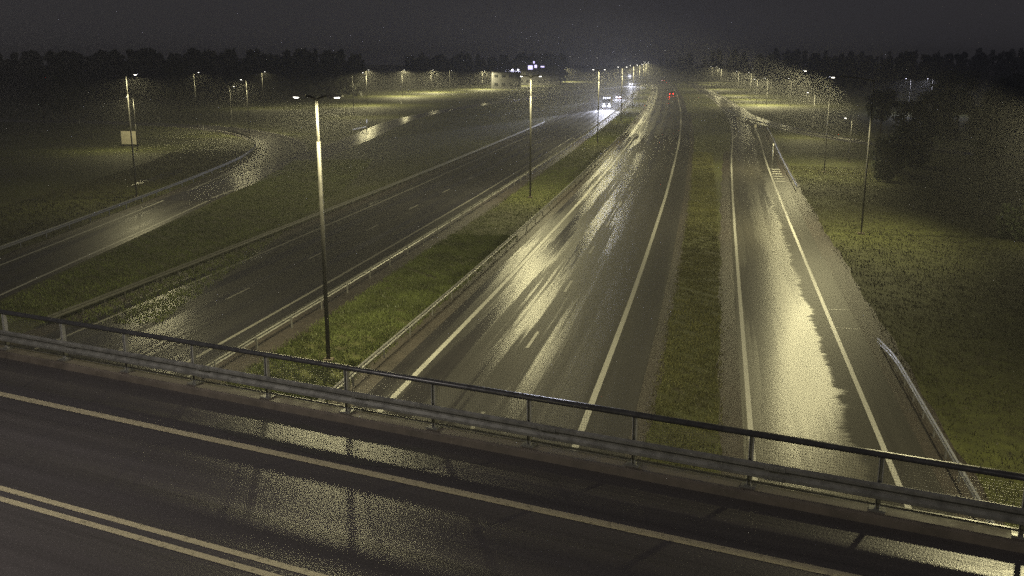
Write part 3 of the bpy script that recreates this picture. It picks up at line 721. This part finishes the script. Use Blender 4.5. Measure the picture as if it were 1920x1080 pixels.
for x in (4.2, 7.0): obj('wall_lamp', Geo().box((x - 1.5, -5.2, 9.0), (0.6, 0.3, 0.7)).me('wall_lamp', 'lens_cold'), b2)
building(-150, 560, 40, 14, 12, 0.2, 'dark long building on the rise behind the left trees', 'window_warm')
building(146, 270, 18, 12, 9, -0.5, 'dark house among trees on the far right', 'window_warm')

# ------------------------------------------------------------------ grass blades
def grass(name, pts, h0, h1, label, m='blade'):
    n = len(pts); a = RNG.uniform(0, 2 * PI, n); h = RNG.uniform(h0, h1, n); w = RNG.uniform(0.012, 0.03, n)
    lean = RNG.uniform(0.0, 0.10, n); la = RNG.uniform(0, 2 * PI, n)
    V = np.zeros((n, 3, 3)); dx, dy = np.cos(a) * w, np.sin(a) * w
    V[:, 0, 0] = pts[:, 0] - dx; V[:, 0, 1] = pts[:, 1] - dy
    V[:, 1, 0] = pts[:, 0] + dx; V[:, 1, 1] = pts[:, 1] + dy
    V[:, 2, 0] = pts[:, 0] + np.cos(la) * lean; V[:, 2, 1] = pts[:, 1] + np.sin(la) * lean; V[:, 2, 2] = h
    me = bpy.data.meshes.new(name); me.vertices.add(3 * n); me.vertices.foreach_set('co', V.ravel().astype(np.float32))
    me.loops.add(3 * n); me.loops.foreach_set('vertex_index', np.arange(3 * n, dtype=np.int32))
    me.polygons.add(n); me.polygons.foreach_set('loop_start', np.arange(0, 3 * n, 3, dtype=np.int32))
    me.materials.append(M[m]); me.update(calc_edges=True)
    tag(obj(name, me), label, 'grass', kind='stuff')
def strip_points(c, o1, o2, y0, y1, n, clump=0.5):
    s = RNG.uniform(c.s_at_y(y0), c.s_at_y(y1), n); o = RNG.uniform(o1, o2, n) + RNG.normal(0, 0.14, n)
    x = np.interp(s, c.s, c.p[:, 0]); y = np.interp(s, c.s, c.p[:, 1]); tx = np.interp(s, c.s, c.t[:, 0]); ty = np.interp(s, c.s, c.t[:, 1])
    P_ = np.stack([x + ty * o, y - tx * o], 1)
    k = np.sin(P_[:, 0] * 1.7 + np.sin(P_[:, 1] * 0.9) * 2) * np.sin(P_[:, 1] * 1.3 + np.sin(P_[:, 0] * 1.1) * 2) + 0.6 * np.sin(P_[:, 0] * 5.1 + P_[:, 1] * 3.7)
    return P_[k > RNG.uniform(-1.5, clump, n)]
grass('grass', np.vstack([strip_points(MAIN, -7.75, -2.5, 32, 75, 130000), strip_points(MAIN, -7.75, -2.5, 75, 260, 70000)]), 0.05, 0.16, 'short bright green grass on the median strip')
grass('grass', strip_points(MAIN, 10.75, 13.4, 26, 150, 90000), 0.05, 0.14, 'short green grass strip between the motorway and the ramp', 'blade_olive')
lp = strip_points(LEFT, 5.6, 16.5, 50, 135, 110000)
grass('grass', lp, 0.06, 0.18, 'green grass slope between the left slip road and the motorway')
grass('grass', strip_points(RAMP, 7.2, 22, 24, 130, 90000), 0.06, 0.18, 'rough dark grass on the outer side of the ramp', 'blade_dimmed')
grass('grass', strip_points(LEFT, -14, -1.6, 50, 150, 60000), 0.08, 0.25, 'dark grass inside the loop road', 'blade_dimmed')

# ------------------------------------------------------------------ trees
def leaf_cloud(n, blobs, size):
    V = []; 
    cen = np.array([b[:3] for b in blobs]); rad = np.array([b[3] for b in blobs]); w = rad ** 2 / (rad ** 2).sum()
    idx = RNG.choice(len(blobs), n, p=w)
    u = RNG.normal(size=(n, 3)); u /= np.linalg.norm(u, axis=1)[:, None]
    r = rad[idx] * (0.15 + 1.05 * RNG.uniform(0, 1, n) ** 0.7)
    c = cen[idx] + u * r[:, None] * np.array([1, 1, 0.85])
    a = RNG.normal(size=(n, 3)); a /= np.linalg.norm(a, axis=1)[:, None]; b = np.cross(a, RNG.normal(size=(n, 3))); b /= np.linalg.norm(b, axis=1)[:, None]
    s = size * RNG.uniform(0.6, 1.3, n)[:, None]
    q = np.stack([c - a * s, c + b * s * 0.6, c + a * s, c - b * s * 0.6], 1).reshape(-1, 3)
    return q, [(4 * i, 4 * i + 1, 4 * i + 2, 4 * i + 3) for i in range(n)]
def tree_meshes(h, spread, n, conifer=False):
    g = Geo(); g.tube([(0, 0, 0), (0.05, 0.04, h * 0.3), (-0.05, 0.02, h * 0.62), (0, 0, h * 0.93)], [h * 0.022, h * 0.017, h * 0.010, h * 0.003], 8)
    blobs = []
    if conifer:
        for k in range(11):
            t = k / 10; z = h * (0.14 + 0.8 * t); rr = spread * (1 - t) ** 0.85 + 0.15
            for j in range(6 if t < 0.7 else 3):
                an = j * PI / 3 + k * 0.7; blobs.append((rr * 0.6 * math.cos(an), rr * 0.6 * math.sin(an), z - rr * 0.12, rr * 0.42 + 0.1))
    else:
        low = 0.12 if h < 5 else 0.34
        for k in range(26):
            an = k * 2.4; z = h * random.uniform(low, 0.92); rr = spread * random.uniform(0.25, 0.75) * (1.15 - abs(z / h - 0.6))
            b = (rr * math.cos(an), rr * math.sin(an), z, spread * random.uniform(0.16, 0.42)); blobs.append(b)
            g.tube([(0, 0, z * 0.62), (b[0] * 0.5, b[1] * 0.5, z * 0.8), (b[0], b[1], z)], [h * 0.009, h * 0.006, h * 0.002], 5)
    q, f = leaf_cloud(n, blobs, 0.22)
    return g.me('trunk', 'wood', True), mesh_data('crown', q, f, 'leaf')
TREES = [tree_meshes(9, 2.9, 3600), tree_meshes(11, 2.6, 3600, True), tree_meshes(7.5, 3.0, 3200), tree_meshes(4.0, 2.2, 2600)]
tl = [  # x, y, kind, scale, label
    (-103, 226, 2, 1.5, 'dark broad tree hiding part of the loop road'), (-113, 235, 0, 1.3, 'dark tree behind the broad tree at the loop road'),
    (47.5, 121, 3, 1.0, 'dark rounded bush in the field right of the ramp'), (53, 128, 3, 1.3, 'bigger dark bush right of the rounded bush by the ramp'),
    (43.5, 112, 3, 0.6, 'low small bush in front of the dark rounded bush'), (57, 116, 2, 0.75, 'dark low tree at the right picture edge nearest the ramp field'),
    (57, 138, 0, 0.9, 'dark tree behind the bigger bush'), (65, 134, 2, 1.0, 'spreading tree in the dark right field'),
    (66, 152, 0, 1.0, 'rounded dark tree behind the spreading tree'), (75, 150, 2, 1.2, 'broad dark tree right of the spreading tree'),
    (76, 172, 1, 1.1, 'dark spruce in the middle of the right field'), (86, 170, 0, 1.2, 'dark tree right of the middle spruce'),
    (71, 187, 2, 1.1, 'dark tree just beyond the side road bend'), (88, 192, 0, 1.3, 'tall dark tree left of the tall spruce'),
    (97, 190, 1, 1.3, 'tall spruce on the far right'), (106, 205, 2, 1.4, 'broad tree beside the tall spruce on the right'),
    (95, 214, 0, 1.2, 'tree in the right wood near the side road'), (118, 226, 1, 1.4, 'spruce near the dark house on the right'),
    (39.9, 74.5, 3, 0.75, 'lamp-lit bush at the right picture edge'),
    (-120, 262, 1, 1.5, 'spruce at the left picture edge behind the loop'), (-88, 258, 0, 1.5, 'rounded tree behind the loop road, left of the far lamp'),
]
for x, y, kd, sc, lab in tl:
    r = empty('bush' if kd == 3 else 'tree', (x, y, 0), random.uniform(0, 6), lab, 'bush' if kd == 3 else 'tree'); r.scale = (sc, sc, sc)
    obj('trunk', TREES[kd][0], r); obj('crown', TREES[kd][1], r)
# far woods as a mass
def wood(name, places, label):
    V = []; F = []
    for x, y, h, w in places:
        con = random.random() < 0.6
        n = 90; t = RNG.uniform(0, 1, n)
        rr = (w * (1 - t) + 0.3) if con else w * np.sqrt(np.clip(1 - (2 * t - 1) ** 2, 0.05, 1))
        an = RNG.uniform(0, 2 * PI, n); rad = rr * RNG.uniform(0.3, 1, n)
        c = np.stack([x + rad * np.cos(an), y + rad * np.sin(an), h * (0.06 + 0.94 * t)], 1)
        a = RNG.normal(size=(n, 3)); a /= np.linalg.norm(a, axis=1)[:, None]; b = np.cross(a, RNG.normal(size=(n, 3))); b /= np.linalg.norm(b, axis=1)[:, None]
        s = RNG.uniform(0.5, 1.3, n)[:, None] * h / 12
        k = sum(len(q) for q in V)
        V.append(np.stack([c - a * s, c + b * s, c + a * s, c - b * s], 1).reshape(-1, 3))
        F += [(k + 4 * i, k + 4 * i + 1, k + 4 * i + 2, k + 4 * i + 3) for i in range(n)]
    tag(obj(name, mesh_data(name, np.vstack(V), F, 'leaf_far')), label, 'wood', kind='stuff')
wood('woods', [(random.uniform(-330, -60), random.uniform(330, 430), random.uniform(12, 17.5), random.uniform(3, 5.5)) for _ in range(380)], 'dark wood behind the loop on the left')
wood('woods', [(random.uniform(-70, 40), random.uniform(600, 760), random.uniform(12, 18), random.uniform(3, 5)) for _ in range(100)], 'dark tree line in the far middle')
wood('woods', [(lambda t: (130 + 210 * t + random.uniform(0, 30), 480 - 300 * t + random.uniform(0, 70), random.uniform(11, 17), random.uniform(2.5, 4.5)))(random.random()) for _ in range(190)], 'dark wood on the right beyond the side road')
wood('woods', [(random.uniform(160, 420), random.uniform(700, 1100), random.uniform(14, 22), random.uniform(3, 6)) for _ in range(110)], 'dark tree line behind the motorway bend')

# ------------------------------------------------------------------ rain-laden air
hz = Geo().box((0, 700, 14), (3000, 1700, 30))
hm = bpy.data.materials.new('rain_haze'); hm.use_nodes = True; nt = hm.node_tree
nt.nodes.clear(); out = nt.nodes.new('ShaderNodeOutputMaterial'); pv = nt.nodes.new('ShaderNodeVolumePrincipled')
pv.inputs['Color'].default_value = (0.9, 0.9, 0.9, 1); pv.inputs['Density'].default_value = HAZE; pv.inputs['Anisotropy'].default_value = 0.25
nt.links.new(pv.outputs[0], out.inputs['Volume'])
tag(obj('haze', hz.me('haze', hm)), 'thin rainy night haze over the roads', 'haze', kind='stuff')
